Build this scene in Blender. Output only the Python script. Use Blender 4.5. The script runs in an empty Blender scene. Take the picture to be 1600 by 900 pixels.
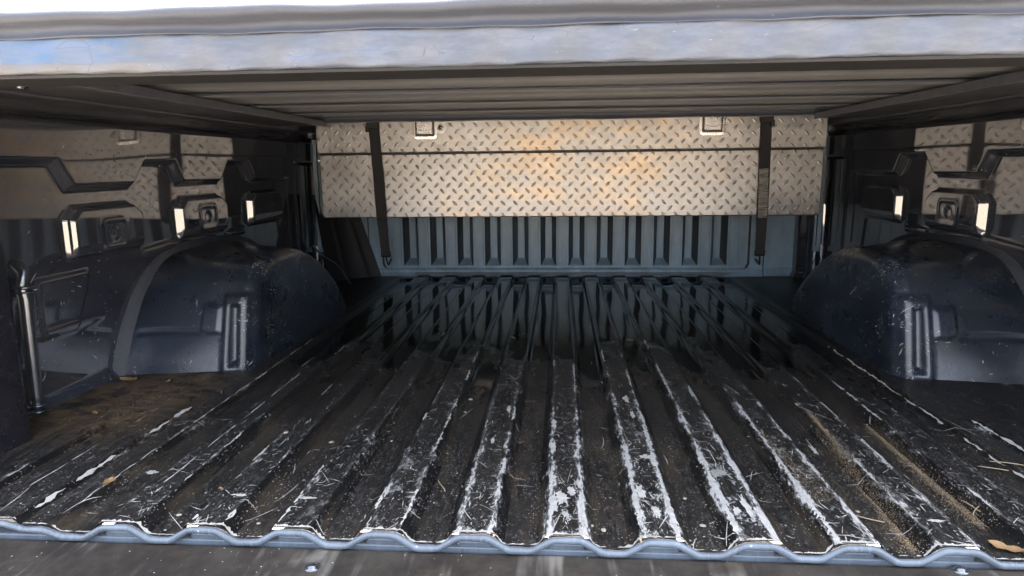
import bpy, math, random
import numpy as np
from mathutils import Matrix, Vector, noise as mnoise

sc = bpy.context.scene
col = sc.collection
rng = np.random.default_rng(7)
random.seed(7)
R = math.radians

# ------------------------------------------------------------ camera
CAM = np.array([-0.00773, -0.69104, 0.40731])
YAW, PITCH, ROLL, FPX = 0.07292, 0.18026, -0.01104, 1050.0
def cam_axes():
    cy, sy, cp, sp = math.cos(YAW), math.sin(YAW), math.cos(PITCH), math.sin(PITCH)
    f = np.array([-sy*cp, cy*cp, -sp]); r = np.array([cy, sy, 0.0]); u = np.cross(r, f)
    cr, sr = math.cos(ROLL), math.sin(ROLL)
    return cr*r+sr*u, -sr*r+cr*u, f
AX = cam_axes()
def hit(px, py, axis, val):
    """point where the sight line of photo pixel (px,py) meets the plane axis=val"""
    d = (px-800)/FPX*AX[0]-(py-450)/FPX*AX[1]+AX[2]
    return CAM+(val-CAM[axis])/d[axis]*d
cam = bpy.data.cameras.new('camera'); cam_o = bpy.data.objects.new('camera', cam); col.objects.link(cam_o)
cam.sensor_width = 36; cam.lens = 36*FPX/1600; cam.clip_start = 0.02; cam.clip_end = 2000
m = Matrix.Identity(4)
for i in range(3):
    m[i][0] = AX[0][i]; m[i][1] = AX[1][i]; m[i][2] = -AX[2][i]; m[i][3] = CAM[i]
cam_o.matrix_world = m
sc.camera = cam_o

# ------------------------------------------------------------ daylight
SUN_EL, SUN_AZ = 52.0, 18.0           # sun ahead of the truck (azimuth from +Y towards +X)
w = bpy.data.worlds.new('World'); sc.world = w; w.use_nodes = True
wn = w.node_tree.nodes; wl = w.node_tree.links
sky = wn.new('ShaderNodeTexSky'); sky.sky_type = 'NISHITA'; sky.sun_disc = False
sky.sun_elevation = R(SUN_EL); sky.sun_rotation = R(SUN_AZ); sky.air_density = 0.6; sky.dust_density = 8.0; sky.ozone_density = 0.5
bg = wn['Background']; bg.inputs['Strength'].default_value = 0.15
hz = wn.new('ShaderNodeHueSaturation'); hz.inputs['Saturation'].default_value = .5   # hazy white sky
wl.new(sky.outputs[0], hz.inputs['Color']); wl.new(hz.outputs[0], bg.inputs['Color'])
sl = bpy.data.lights.new('sun', 'SUN'); sl.energy = 2.4; sl.angle = R(0.6); sl.color = (1, .95, .87)
so = bpy.data.objects.new('sun', sl); col.objects.link(so)
e, a = R(SUN_EL), R(SUN_AZ)
sd = Vector((math.sin(a)*math.cos(e), math.cos(a)*math.cos(e), math.sin(e)))
so.rotation_euler = sd.to_track_quat('Z', 'Y').to_euler(); so.location = (0, 3, 4)
vs = sc.view_settings; vs.view_transform = 'Standard'; vs.look = 'None'; vs.gamma = 1; vs.use_curve_mapping = False
vs.exposure = 3.8

# ------------------------------------------------------------ material helpers
class NT:
    def __init__(s, name):
        s.m = bpy.data.materials.new(name); s.m.use_nodes = True
        s.t = s.m.node_tree; s.n = s.t.nodes; s.b = s.n['Principled BSDF']
        gn = s.n.new('ShaderNodeNewGeometry'); s.pos = gn.outputs['Position']; s.nrm = gn.outputs['True Normal']
    def put(s, node, k, v):
        if v is None: return
        if hasattr(v, 'is_output') or isinstance(v, bpy.types.NodeSocket): s.t.links.new(v, node.inputs[k])
        else: node.inputs[k].default_value = v
    def math(s, op, a, b=None, c=None, clamp=False):
        n = s.n.new('ShaderNodeMath'); n.operation = op; n.use_clamp = clamp
        s.put(n, 0, a); s.put(n, 1, b); s.put(n, 2, c); return n.outputs[0]
    def map(s, v, a, b, c=0.0, d=1.0, smooth=True):
        n = s.n.new('ShaderNodeMapRange'); n.interpolation_type = 'SMOOTHSTEP' if smooth else 'LINEAR'
        for k, x in zip(range(5), (v, a, b, c, d)): s.put(n, k, x)
        return n.outputs[0]
    def sep(s, v):
        n = s.n.new('ShaderNodeSeparateXYZ'); s.put(n, 0, v); return n.outputs
    def scale(s, sx, sy, sz, rot=(0,0,0), loc=(0,0,0), v=None):
        n = s.n.new('ShaderNodeMapping'); s.put(n, 0, s.pos if v is None else v)
        n.inputs['Scale'].default_value = (sx, sy, sz); n.inputs['Rotation'].default_value = rot
        n.inputs['Location'].default_value = loc; return n.outputs[0]
    def noise(s, v, sc_, det=4, rough=.55, dist=0):
        n = s.n.new('ShaderNodeTexNoise'); s.put(n, 'Vector', v); n.inputs['Scale'].default_value = sc_
        n.inputs['Detail'].default_value = det; n.inputs['Roughness'].default_value = rough
        n.inputs['Distortion'].default_value = dist; return n.outputs['Fac']
    def voro(s, v, sc_, out='Distance', feature='F1'):
        n = s.n.new('ShaderNodeTexVoronoi'); n.feature = feature; s.put(n, 'Vector', v)
        n.inputs['Scale'].default_value = sc_; return n.outputs[out]
    def mix(s, f, a, b):
        n = s.n.new('ShaderNodeMix'); n.data_type = 'RGBA'; n.clamp_factor = True
        s.put(n, 0, f); s.put(n, 6, a if not isinstance(a, tuple) else (*a[:3], 1)); s.put(n, 7, b if not isinstance(b, tuple) else (*b[:3], 1))
        return n.outputs[2]
    def bump(s, h, strength=.3, dist=.002):
        n = s.n.new('ShaderNodeBump'); n.inputs['Strength'].default_value = strength
        n.inputs['Distance'].default_value = dist; s.put(n, 'Height', h)
        s.t.links.new(n.outputs[0], s.b.inputs['Normal'])
    def set(s, **k):
        names = dict(color='Base Color', rough='Roughness', metal='Metallic', ior='IOR', coat='Coat Weight', coatr='Coat Roughness', sheen='Sheen Weight', spec='Specular IOR Level')
        for q, v in k.items():
            if isinstance(v, tuple): v = (*v[:3], 1)
            s.put(s.b, names[q], v)
        return s.m

PITCHX = 0.1051            # rib spacing
RA, RB, RH = .0210, .0345, .0142

def specks(t, sc_, size, keep, v=None, seed=(0,0,0)):
    """pale nicks: small voronoi cells, only some of them, drawn out by noise"""
    vv = t.scale(1, 1, 1, loc=seed, v=v)
    d = t.voro(vv, sc_); c = t.sep(t.voro(vv, sc_, 'Color'))[0]
    nz = t.noise(vv, sc_*3.2, 2)
    d2 = t.math('ADD', d, t.math('MULTIPLY', t.math('SUBTRACT', nz, .5), size*2.4))
    return t.math('MULTIPLY', t.map(d2, size, size*.55), t.math('GREATER_THAN', c, 1-keep))

def streaks(t, sx, sy, sz, rot, lo, hi, seed=(0,0,0)):
    return t.map(t.noise(t.scale(sx, sy, sz, rot=rot, loc=seed), 1.0, 3, .6), lo, hi)

def mat_floor():
    t = NT('worn black bed liner'); x, y, z = t.sep(t.pos)
    dxn = t.math('SUBTRACT', t.math('FRACT', t.math('ADD', t.math('DIVIDE', x, PITCHX), 0.5)), 0.5)
    dx = t.math('MULTIPLY', t.math('ABSOLUTE', dxn), PITCHX)
    top = t.map(z, -.0085, -.0025)                      # 1 on raised ribs
    front = t.map(y, .95, .08)
    # dark liner with dust
    big = t.noise(t.scale(9, 3.2, 9), 1, 4)
    fine = t.noise(t.pos, 420, 3, .7)
    grit = t.noise(t.scale(140, 60, 140), 1, 4, .7)
    c = t.mix(t.map(big, .35, .7), (.009, .009, .0095), (.026, .0245, .023))
    c = t.mix(t.math('MULTIPLY', t.map(grit, .50, .70), t.math('MULTIPLY', front, .8)), c, (.13, .125, .115))
    # settled dust: only flats hold it
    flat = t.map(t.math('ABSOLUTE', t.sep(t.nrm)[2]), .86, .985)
    film = t.map(t.noise(t.scale(70, 20, 70, loc=(9,1,0)), 1, 8, .8), .36, .68)
    c = t.mix(t.math('MULTIPLY', t.math('MULTIPLY', flat, film), t.map(y, 1.25, .15, .25, .85)), c, (.043, .040, .036))
    scuff = t.map(t.noise(t.scale(260, 14, 60, loc=(2,8,0)), 1, 5, .75), .54, .74)
    c = t.mix(t.math('MULTIPLY', t.math('MULTIPLY', scuff, flat), t.math('MULTIPLY', front, .6)), c, (.20, .195, .185))
    c = t.mix(t.math('SUBTRACT', 1.0, flat), c, (.010, .010, .0105))  # darkens the steep rib sides: shade painted into the colour
    # brown silt in the channels
    silt = t.math('MULTIPLY', t.map(t.noise(t.scale(26, 7, 26, loc=(3,1,0)), 1, 5, .65), .43, .72), t.math('SUBTRACT', 1.0, top))
    c = t.mix(t.math('MULTIPLY', silt, t.math('MULTIPLY', t.map(y, 1.2, .3), .75)), c, (.085, .068, .048))
    # earth heaped in the corner behind the wheel well beside the tube
    ear = t.math('MULTIPLY', t.map(x, -.60, -.72), t.math('MULTIPLY', t.map(y, .16, .36), t.map(y, .80, .60)))
    ear = t.math('MULTIPLY', ear, t.map(t.noise(t.scale(22, 40, 22, rot=(0,0,.5)), 1, 6, .75), .38, .60))
    c = t.mix(t.math('MULTIPLY', ear, .85), c, (.21, .14, .075))
    # rust-brown spots
    rs = t.map(t.noise(t.scale(16, 9, 16, loc=(7,3,1)), 1, 3, .5), .70, .78)
    c = t.mix(t.math('MULTIPLY', rs, t.math('MULTIPLY', front, .7)), c, (.12, .058, .025))
    # worn paint on the rib shoulders
    band = t.math('SUBTRACT', 1.0, t.math('MULTIPLY', t.math('ABSOLUTE', t.math('SUBTRACT', dx, RA*.90)), 1/.0105), clamp=True)
    kk = t.noise(t.scale(2.6, .9, 0, loc=(1.15,0,0)), 1, 2)
    cent = t.map(t.math('ABSOLUTE', t.math('SUBTRACT', x, .12)), .62, .06)
    amp = t.math('MULTIPLY', t.math('MULTIPLY', t.map(y, .95, .12), t.math('ADD', .35, t.math('MULTIPLY', cent, .75))), t.map(kk, .2, .6, .75, 1.1))
    nz = t.noise(t.scale(230, 60, 120), 1, 5, .7)
    clus = t.noise(t.scale(40, 13, 40, loc=(0,5,0)), 1, 3, .6)
    v = t.math('ADD', t.math('MULTIPLY', band, amp), t.math('ADD', t.math('MULTIPLY', t.math('SUBTRACT', nz, .5), 2.6), t.math('MULTIPLY', t.math('SUBTRACT', clus, .5), 2.4)))
    wear = t.math('MULTIPLY', t.math('ADD', t.math('MULTIPLY', t.map(v, .84, .96), .72), t.math('MULTIPLY', t.map(v, .42, .95), .30)), t.map(band, .0, .12))
    # larger bald patches on the tops near the lip
    bald = t.math('MULTIPLY', t.map(t.noise(t.scale(30, 15, 30, loc=(2.3,.7,0)), 1, 6, .78), .565, .62), t.math('MULTIPLY', top, t.math('MULTIPLY', t.map(y, .5, .02), t.map(t.math('ABSOLUTE', t.math('SUBTRACT', x, .08)), .5, .1))))
    sp = t.math('MULTIPLY', specks(t, 120, .2, .13), t.math('MULTIPLY', t.map(y, 1.1, .2), t.map(clus, .38, .6)))
    sp2 = t.math('MULTIPLY', specks(t, 330, .3, .34, seed=(3,2,1)), t.math('MULTIPLY', front, t.map(clus, .36, .56)))
    w_ = t.math('MAXIMUM', t.math('MAXIMUM', wear, t.math('MULTIPLY', bald, .8)), t.math('MAXIMUM', sp, t.math('MULTIPLY', sp2, .75)))
    pale = t.mix(t.noise(t.pos, 160, 3), (.45, .44, .41), (.85, .84, .81))
    c = t.mix(w_, c, pale)
    # standing water / wet film towards the bulkhead
    wn_ = t.noise(t.scale(11, 4.5, 11, loc=(5,2,0)), 1, 7, .65)
    wet = t.map(t.math('ADD', t.math('ADD', y, t.math('MULTIPLY', t.math('SUBTRACT', wn_, .5), 1.5)), t.math('MULTIPLY', t.math('SUBTRACT', top, .5), -.06)), .60, .74)
    wet = t.math('MULTIPLY', wet, t.map(t.math('ABSOLUTE', x), .66, .56))
    dry = t.math('SUBTRACT', 1.0, wet)
    c = t.mix(t.math('MULTIPLY', wet, .75), c, (.003, .003, .0035))
    rough = t.math('ADD', .20, t.math('MULTIPLY', fine, .34))
    rough = t.math('ADD', rough, t.math('MULTIPLY', w_, .2))
    ripple = t.noise(t.scale(60, 25, 60), 1, 2)
    rough = t.math('ADD', t.math('MULTIPLY', rough, dry), t.math('MULTIPLY', wet, t.map(ripple, .3, .8, .01, .08)))
    h = t.math('ADD', t.math('MULTIPLY', t.math('ADD', fine, t.math('MULTIPLY', grit, 1.4)), t.math('ADD', t.math('MULTIPLY', dry, .9), .03)), t.math('MULTIPLY', ripple, .05))
    t.bump(h, .7, .0014)
    return t.set(color=c, rough=rough, spec=.5)

def mat_liner(name, base, base2, rough, sp_amt=1.0, ior=1.5, bumpd=.0006, dust=0.0, dustc=(.16, .15, .14), bfreq=260, lowchips=False):
    t = NT(name); x, y, z = t.sep(t.pos)
    big = t.noise(t.pos, 5, 4)
    c = t.mix(t.map(big, .35, .68), base, base2)
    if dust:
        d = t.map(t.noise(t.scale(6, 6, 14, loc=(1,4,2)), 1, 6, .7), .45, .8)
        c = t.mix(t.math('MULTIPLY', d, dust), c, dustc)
    if sp_amt:
        cl = t.map(t.noise(t.pos, 9, 3), .45, .68)
        s1 = specks(t, 75, .13, .16); s2 = specks(t, 190, .2, .10, seed=(1,2,3))
        st = t.math('MULTIPLY', streaks(t, 420, 30, 30, (.3, .2, .5), .73, .77), cl)
        st2 = t.math('MULTIPLY', streaks(t, 30, 330, 40, (.9, .4, .2), .74, .78, (4,4,4)), cl)
        msk = t.math('MAXIMUM', t.math('MAXIMUM', t.math('MULTIPLY', s1, cl), t.math('MULTIPLY', s2, cl)), t.math('MAXIMUM', st, st2))
        if lowchips: msk = t.math('MULTIPLY', msk, t.map(z, .47, .3, .25, 1))
        c = t.mix(t.math('MULTIPLY', msk, sp_amt), c, (.46, .47, .46))
    fine = t.noise(t.pos, bfreq, 3, .6)
    t.bump(t.math('ADD', fine, t.math('MULTIPLY', t.noise(t.pos, 22, 2), 1.5)), .35, bumpd)
    r = t.math('ADD', rough*.55, t.math('MULTIPLY', t.noise(t.pos, 12, 5, .7), rough*.9))
    return t.set(color=c, rough=r, ior=ior)

def mat_plain(name, color, rough=.5, metal=0.0, var=.25, ns=40, bumps=.15, bd=.0005, spec=.5):
    t = NT(name); n = t.noise(t.pos, ns, 5, .65)
    lo = tuple(v*(1-var) for v in color); hi = tuple(min(1, v*(1+var)) for v in color)
    c = t.mix(n, lo, hi); t.bump(t.noise(t.pos, ns*7, 3), bumps, bd)
    return t.set(color=c, rough=t.math('ADD', rough-.08, t.math('MULTIPLY', t.noise(t.pos, ns*.6, 4), .16)), metal=metal, spec=spec)

def mat_blue(name, color, rough=.32, dust=.5, pressed=None):
    t = NT(name); x, y, z = t.sep(t.pos)
    n = t.noise(t.scale(14, 14, 3.5), 1, 5, .65)
    c = t.mix(t.map(n, .3, .75), tuple(v*.72 for v in color), tuple(v*1.2 for v in color))
    st = t.map(t.noise(t.scale(170, 60, 9), 1, 4, .7), .52, .75)
    c = t.mix(t.math('MULTIPLY', st, dust), c, (.36, .42, .46))
    if pressed:      # shade painted in: sideways-facing groove slopes coloured dark, flats left pale
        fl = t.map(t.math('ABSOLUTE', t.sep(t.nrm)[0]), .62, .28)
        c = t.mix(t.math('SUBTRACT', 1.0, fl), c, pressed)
    sp = specks(t, 130, .16, .10)
    c = t.mix(sp, c, (.55, .57, .58))
    t.bump(t.noise(t.pos, 260, 3), .18, .0005)
    return t.set(color=c, rough=t.map(n, .3, .7, rough-.07, rough+.14), ior=1.6)

def mat_alu():
    t = NT('tread plate aluminium'); x, y, z = t.sep(t.pos)
    n = t.noise(t.scale(7, 7, 7), 1, 6, .7)
    c = t.mix(t.map(n, .3, .75), (.28, .276, .272), (.45, .44, .43))
    ox_glow = t.map(t.math('ADD', t.noise(t.scale(5, 5, 9, loc=(2,0,5)), 1, 6, .75), t.map(t.math('ABSOLUTE', t.math('SUBTRACT', x, .05)), .6, .1, -.08, .10)), .50, .72)
    c = t.mix(t.math('MULTIPLY', ox_glow, .6), c, (.50, .37, .235))  # oxidation tan, weighted mid-box: warm ground reflection painted in
    sm = t.map(t.noise(t.scale(9, 9, 24, loc=(8,0,1)), 1, 5, .75), .66, .76)
    c = t.mix(t.math('MULTIPLY', sm, .55), c, (.20, .20, .205))
    br = t.noise(t.scale(40, 40, 600), 1, 3)
    r = t.math('ADD', t.map(n, .25, .8, .27, .40), t.math('MULTIPLY', br, .06))
    t.bump(t.math('ADD', t.math('MULTIPLY', t.noise(t.pos, 300, 2), .3), t.math('MULTIPLY', t.noise(t.pos, 16, 2), 5)), .2, .0010)
    return t.set(color=c, rough=r, metal=1.0)

def mat_header():
    t = NT('faded blue grey header paint'); x, y, z = t.sep(t.pos)
    n = t.noise(t.scale(18, 18, 60), 1, 6, .7)
    c = t.mix(t.map(n, .35, .68), (.082, .098, .126), (.124, .140, .170))
    bl = t.math('MULTIPLY', t.map(t.math('ADD', x, t.math('MULTIPLY', t.math('SUBTRACT', n, .5), .12)), -.40, -.47), t.map(t.math('ADD', z, t.math('MULTIPLY', t.math('SUBTRACT', n, .5), .012)), .508, .511))
    c = t.mix(t.math('MULTIPLY', bl, t.map(n, .3, .62, .85, .35)), c, (.055, .13, .26))
    b2 = t.map(t.noise(t.scale(9, 9, 90, loc=(3,3,3)), 1, 5, .6), .58, .68)
    c = t.mix(t.math('MULTIPLY', b2, .45), c, (.10, .15, .27))
    tn = t.math('MULTIPLY', t.map(x, -.35, -.42), t.map(t.math('ADD', z, t.math('MULTIPLY', t.math('SUBTRACT', n, .5), .012)), .5095, .5065))
    c = t.mix(t.math('MULTIPLY', tn, .3), c, (.2, .18, .14))
    cr = t.map(t.noise(t.scale(60, 60, 220), 1, 5, .75), .64, .70)
    c = t.mix(t.math('MULTIPLY', cr, .5), c, (.3, .31, .33))
    dk = t.math('MULTIPLY', t.map(t.voro(t.scale(30, 30, 75), 1, 'Distance', 'DISTANCE_TO_EDGE'), .02, .004), t.map(n, .5, .62))
    c = t.mix(t.math('MULTIPLY', dk, .7), c, (.07, .07, .08))
    t.bump(t.math('ADD', n, t.math('MULTIPLY', cr, .6)), .5, .0012)
    return t.set(color=c, rough=.55)

def mat_vinyl(name, c0, c1, rough=.6, stretch=(1.2, 30, 30)):
    t = NT(name); n = t.noise(t.scale(*stretch), 1, 5, .65)
    c = t.mix(t.map(n, .3, .72), c0, c1)
    c = t.mix(t.math('MULTIPLY', specks(t, 60, .1, .08), .5), c, tuple(min(1, v*2.4) for v in c1))
    t.bump(t.math('ADD', t.noise(t.pos, 500, 2), t.math('MULTIPLY', n, 2)), .25, .0008)
    return t.set(color=c, rough=rough, sheen=.15)

def mat_tailgate():
    t = NT('dusty black tailgate liner'); x, y, z = t.sep(t.pos)
    n = t.noise(t.scale(12, 9, 12), 1, 5, .7)
    c = t.mix(t.map(n, .35, .7), (.030, .026, .022), (.072, .063, .052))
    s1 = t.math('MULTIPLY', streaks(t, 26, 3.5, 20, (0,0,-.25), .56, .70), t.map(t.noise(t.pos, 14, 3), .36, .6))
    c = t.mix(t.math('MULTIPLY', s1, .8), c, (.26, .245, .215))
    s2 = t.map(t.noise(t.scale(120, 30, 40, rot=(0,0,.3)), 1, 5, .7), .62, .74)
    c = t.mix(t.math('MULTIPLY', s2, .5), c, (.2, .19, .17))
    br = t.map(t.noise(t.scale(9, 16, 9, loc=(4,0,0)), 1, 4), .56, .72)
    c = t.mix(t.math('MULTIPLY', br, .5), c, (.085, .06, .038))
    c = t.mix(specks(t, 170, .16, .10), c, (.5, .49, .46))
    t.bump(t.noise(t.pos, 300, 4, .7), .4, .001)
    return t.set(color=c, rough=.8, spec=.3)

M = {}
M['floor'] = mat_floor()
M['wall'] = mat_liner('glossy dark bed wall paint', (.040, .043, .054), (.062, .066, .080), .040, .7, 2.5, .00003, .5, (.11, .112, .122), 30, True)  # dust and paler base also paint in a hazy glare veil
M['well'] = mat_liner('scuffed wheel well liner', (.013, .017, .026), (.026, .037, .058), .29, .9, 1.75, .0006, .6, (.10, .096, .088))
M['post'] = mat_liner('scuffed post liner', (.016, .016, .021), (.026, .026, .032), .28, .9, 1.6, .0006)
M['rail'] = mat_liner('black rail plastic', (.085, .087, .10), (.12, .122, .135), .5, .0, 1.5, .0006, .3, (.16, .155, .16))  # lifted base and dust: glare veil put into the colour
M['seam'] = mat_plain('seam sealer strip', (.075, .08, .09), .5, 0, .35, 90, .6, .0012)
M['chip'] = mat_plain('bare scratched primer', (.60, .585, .54), .65, 0, .6, 55, .3, .0005)
M['lip'] = mat_blue('slate blue paint lip', (.165, .20, .24), .26, .3)
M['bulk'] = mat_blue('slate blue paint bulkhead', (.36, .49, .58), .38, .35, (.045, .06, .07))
M['sill'] = mat_blue('slate blue paint sill', (.165, .20, .24), .3, .2)
M['ledge'] = mat_blue('bare scuffed ledge', (.46, .51, .54), .5, .5)
M['alu'] = mat_alu()
M['steel'] = mat_plain('brushed stainless', (.46, .45, .44), .28, 1.0, .1, 60, .1, .0003)
M['darkmetal'] = mat_plain('dark metal', (.05, .05, .055), .35, .6, .2, 60)  # plain dark metal: toolbox core, latch pans, strap hooks
M['tube'] = mat_plain('satin grey tube', (.20, .215, .235), .24, .85, .3, 70, .12, .0004)
M['strap'] = mat_vinyl('black polyester webbing', (.010, .010, .012), (.024, .023, .024), .75, (500, 60, 220))
M['strapworn'] = mat_vinyl('frayed grey webbing', (.05, .048, .046), (.42, .40, .37), .8, (30, 60, 420))
M['header'] = mat_header()
M['hem'] = mat_vinyl('grey vinyl hem', (.052, .059, .076), (.08, .088, .108), .5)
M['under'] = mat_vinyl('charcoal cover underside', (.036, .043, .060), (.054, .062, .082), .5)
M['thread'] = mat_plain('pale stitching thread', (.55, .55, .58), .7)
M['tailgate'] = mat_tailgate()
M['leaf'] = mat_plain('dry leaf', (.34, .215, .10), .7, 0, .45, 130, .5, .001)
M['straw'] = mat_plain('dry straw', (.42, .34, .22), .7, 0, .35, 130)
M['stone'] = mat_plain('pale grit', (.50, .45, .37), .75, 0, .3, 130, .5, .001)
M['sand'] = mat_plain('tan grit', (.32, .235, .14), .85, 0, .6, 400)
M['rub'] = mat_plain('black rubber', (.015, .015, .016), .6)
def mat_ground():
    t = NT('dry tan ground'); n = t.noise(t.pos, .7, 6, .6); n2 = t.noise(t.pos, 14, 4)
    c = t.mix(t.map(n, .35, .7), (.205, .17, .13), (.30, .26, .21)); c = t.mix(t.math('MULTIPLY', n2, .4), c, (.18, .15, .115))
    t.bump(n2, .5, .02); return t.set(color=c, rough=.9)
M['ground'] = mat_ground()

# ------------------------------------------------------------ object helpers
def link(name, me, mat, parent=None, smooth=True):
    if mat is not None: me.materials.append(mat)
    if smooth: me.polygons.foreach_set('use_smooth', [True]*len(me.polygons))
    o = bpy.data.objects.new(name, me); col.objects.link(o)
    if parent is not None: o.parent = parent
    return o
def mesh(V, F):
    me = bpy.data.meshes.new('m'); me.from_pydata([tuple(map(float, v)) for v in V], [], [tuple(map(int, f)) for f in F]); me.update(); return me
def grid_mesh(P, flip=False):
    """P: (n,m,3) array"""
    n, m_, _ = P.shape
    I = np.arange(n*m_).reshape(n, m_)
    q = np.stack([I[:-1, :-1], I[1:, :-1], I[1:, 1:], I[:-1, 1:]], -1).reshape(-1, 4)
    if flip: q = q[:, ::-1]
    me = bpy.data.meshes.new('m'); me.vertices.add(n*m_); me.vertices.foreach_set('co', P.reshape(-1).astype(np.float32))
    me.loops.add(q.size); me.loops.foreach_set('vertex_index', q.reshape(-1).astype(np.int32))
    me.polygons.add(len(q)); me.polygons.foreach_set('loop_start', np.arange(0, q.size, 4, dtype=np.int32))
    me.update(calc_edges=True); me.validate(); return me
class MB:
    def __init__(s): s.V = []; s.F = []
    def add(s, V, F):
        b = len(s.V); s.V += [tuple(map(float, v)) for v in V]; s.F += [tuple(int(i)+b for i in f) for f in F]
    def box(s, x0, x1, y0, y1, z0, z1, c=0.0):
        """box with chamfer c on all its edges"""
        if c <= 0:
            V = [(x, y, z) for x in (x0, x1) for y in (y0, y1) for z in (z0, z1)]
            s.add(V, [(0,1,3,2),(4,6,7,5),(0,4,5,1),(2,3,7,6),(0,2,6,4),(1,5,7,3)]); return
        import bmesh
        bm = bmesh.new(); bmesh.ops.create_cube(bm, size=1)
        for v in bm.verts: v.co = Vector(((x0+x1)/2+v.co.x*(x1-x0), (y0+y1)/2+v.co.y*(y1-y0), (z0+z1)/2+v.co.z*(z1-z0)))
        bmesh.ops.bevel(bm, geom=list(bm.edges), offset=c, segments=2, affect='EDGES', profile=.5)
        bm.verts.index_update(); s.add([v.co for v in bm.verts], [[v.index for v in f.verts] for f in bm.faces]); bm.free()
    def tube(s, pts, r, n=12, cap=True):
        pts = [Vector(p) for p in pts]; rs = r if isinstance(r, (list, tuple)) else [r]*len(pts)
        V = []; F = []
        t0 = (pts[1]-pts[0]).normalized(); up = Vector((0, 0, 1)) if abs(t0.z) < .9 else Vector((1, 0, 0))
        for i, p in enumerate(pts):
            tt = (pts[min(i+1, len(pts)-1)]-pts[max(i-1, 0)]).normalized()
            a_ = tt.cross(up).normalized(); b_ = a_.cross(tt).normalized()
            for j in range(n):
                an = 2*math.pi*j/n; V.append(p+(a_*math.cos(an)+b_*math.sin(an))*rs[i])
        for i in range(len(pts)-1):
            for j in range(n): F.append((i*n+j, i*n+(j+1) % n, (i+1)*n+(j+1) % n, (i+1)*n+j))
        if cap: F.append(tuple(range(n))[::-1]); F.append(tuple(range((len(pts)-1)*n, len(pts)*n)))
        s.add(V, F)
    def build(s, name, mat, parent=None, smooth=False):
        o = link(name, mesh(s.V, s.F), mat, parent, smooth)
        return o
def thing(name, label, cat, group=None, loc=(0, 0, 0)):
    o = bpy.data.objects.new(name, None); col.objects.link(o); o['label'] = label; o['category'] = cat; o.location = loc; o.empty_display_size = .1
    if group: o['group'] = group
    return o
def tag(o, label, cat, group=None):
    o['label'] = label; o['category'] = cat
    if group: o['group'] = group
    return o
def sst(v, a_, b_):
    t_ = np.clip((v-a_)/(b_-a_), 0, 1); return t_*t_*(3-2*t_)
def sdf_poly(px, py, poly):
    """signed distance (negative inside) of points to a polygon"""
    d = np.full(px.shape, 1e9); s = np.ones(px.shape); n = len(poly)
    for i in range(n):
        ax, ay = poly[i]; bx, by = poly[i-1]
        ex, ey = bx-ax, by-ay; wx, wy = px-ax, py-ay
        tt = np.clip((wx*ex+wy*ey)/(ex*ex+ey*ey), 0, 1)
        d = np.minimum(d, (wx-ex*tt)**2+(wy-ey*tt)**2)
        c1 = py >= ay; c2 = py < by; c3 = ex*wy > ey*wx
        f = (c1 & c2 & c3) | (~c1 & ~c2 & ~c3); s = np.where(f, -s, s)
    return s*np.sqrt(d)

# ============================================================ ground
g = MB(); g.add([(-600, -600, -.86), (600, -600, -.86), (600, 600, -.86), (-600, 600, -.86)], [(0, 1, 2, 3)])
go = g.build('ground', M['ground']); go['kind'] = 'structure'; go['label'] = 'dry tan ground under and behind the truck'

# ============================================================ pickup truck bed
truck = thing('pickup_truck', 'open rear bed of a slate blue pickup truck with scratched black liner', 'pickup truck')
LEN, XW = 1.83, .915

def zf(x, y):
    x = np.asarray(x, float); y = np.asarray(y, float)
    k = np.clip(np.round(x/PITCHX), -5, 5); dx = np.abs(x-k*PITCHX)
    up = 1-sst(dx, RA, RB)
    up = np.maximum(up, .72*sst(y, 1.735, 1.768))                  # channel ends ramp up at the bulkhead
    ax = np.abs(x)
    out = sst(ax, .598, .612)*.62                                   # step beside the wheel wells
    up = np.maximum(up, out)
    z = -RH+RH*up
    pad = (1-sst(np.abs(ax-.683), .027, .036))*(1-sst(y, .37, .40))
    pad2 = (1-sst(np.abs(ax-.775), .024, .033))*(1-sst(y, .30, .33))
    z = z+.0065*np.maximum(pad, pad2)
    return z
def ywarp(n, y0=0.0, y1=LEN):
    t_ = np.linspace(0, 1, n); return y0+(y1-y0)*(.45*t_+.55*t_**1.8)

floor_strips = []
def strip(x0, x1, nx, ny=150):
    xs = np.linspace(x0, x1, nx); ys = ywarp(ny)
    X, Y = np.meshgrid(xs, ys, indexing='ij')
    Z = zf(X, Y)
    # small dents
    Z = Z+.0004*np.sin(Y*9+X*31)*np.sin(Y*4.3+X*11)
    return np.stack([X, Y, Z], -1)
def dent(x, y): return .0004*np.sin(y*9+x*31)*np.sin(y*4.3+x*11)
base = []
for k in range(-5, 5): base.append(strip(k*PITCHX+RB, (k+1)*PITCHX-RB, 8))
for sgn in (-1, 1):
    a_, b_ = 5*PITCHX+RB, .93
    s_ = strip(a_, b_, 90); s_ = s_ if sgn > 0 else strip(-b_, -a_, 90); base.append(s_)
VV, FF, off = [], [], 0
for P in base:
    n, m_, _ = P.shape; I = np.arange(n*m_).reshape(n, m_)+off
    FF.append(np.stack([I[:-1, :-1], I[1:, :-1], I[1:, 1:], I[:-1, 1:]], -1).reshape(-1, 4)); VV.append(P.reshape(-1, 3)); off += n*m_
VV = np.concatenate(VV); FF = np.concatenate(FF)
me = bpy.data.meshes.new('m'); me.from_pydata(VV.tolist(), [], FF.tolist()); me.update()
bed_floor = link('bed_floor', me, M['floor'], truck)
for k in range(-5, 6):
    link('rib', grid_mesh(strip(k*PITCHX-RB, k*PITCHX+RB, 21)), M['floor'], bed_floor)

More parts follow.
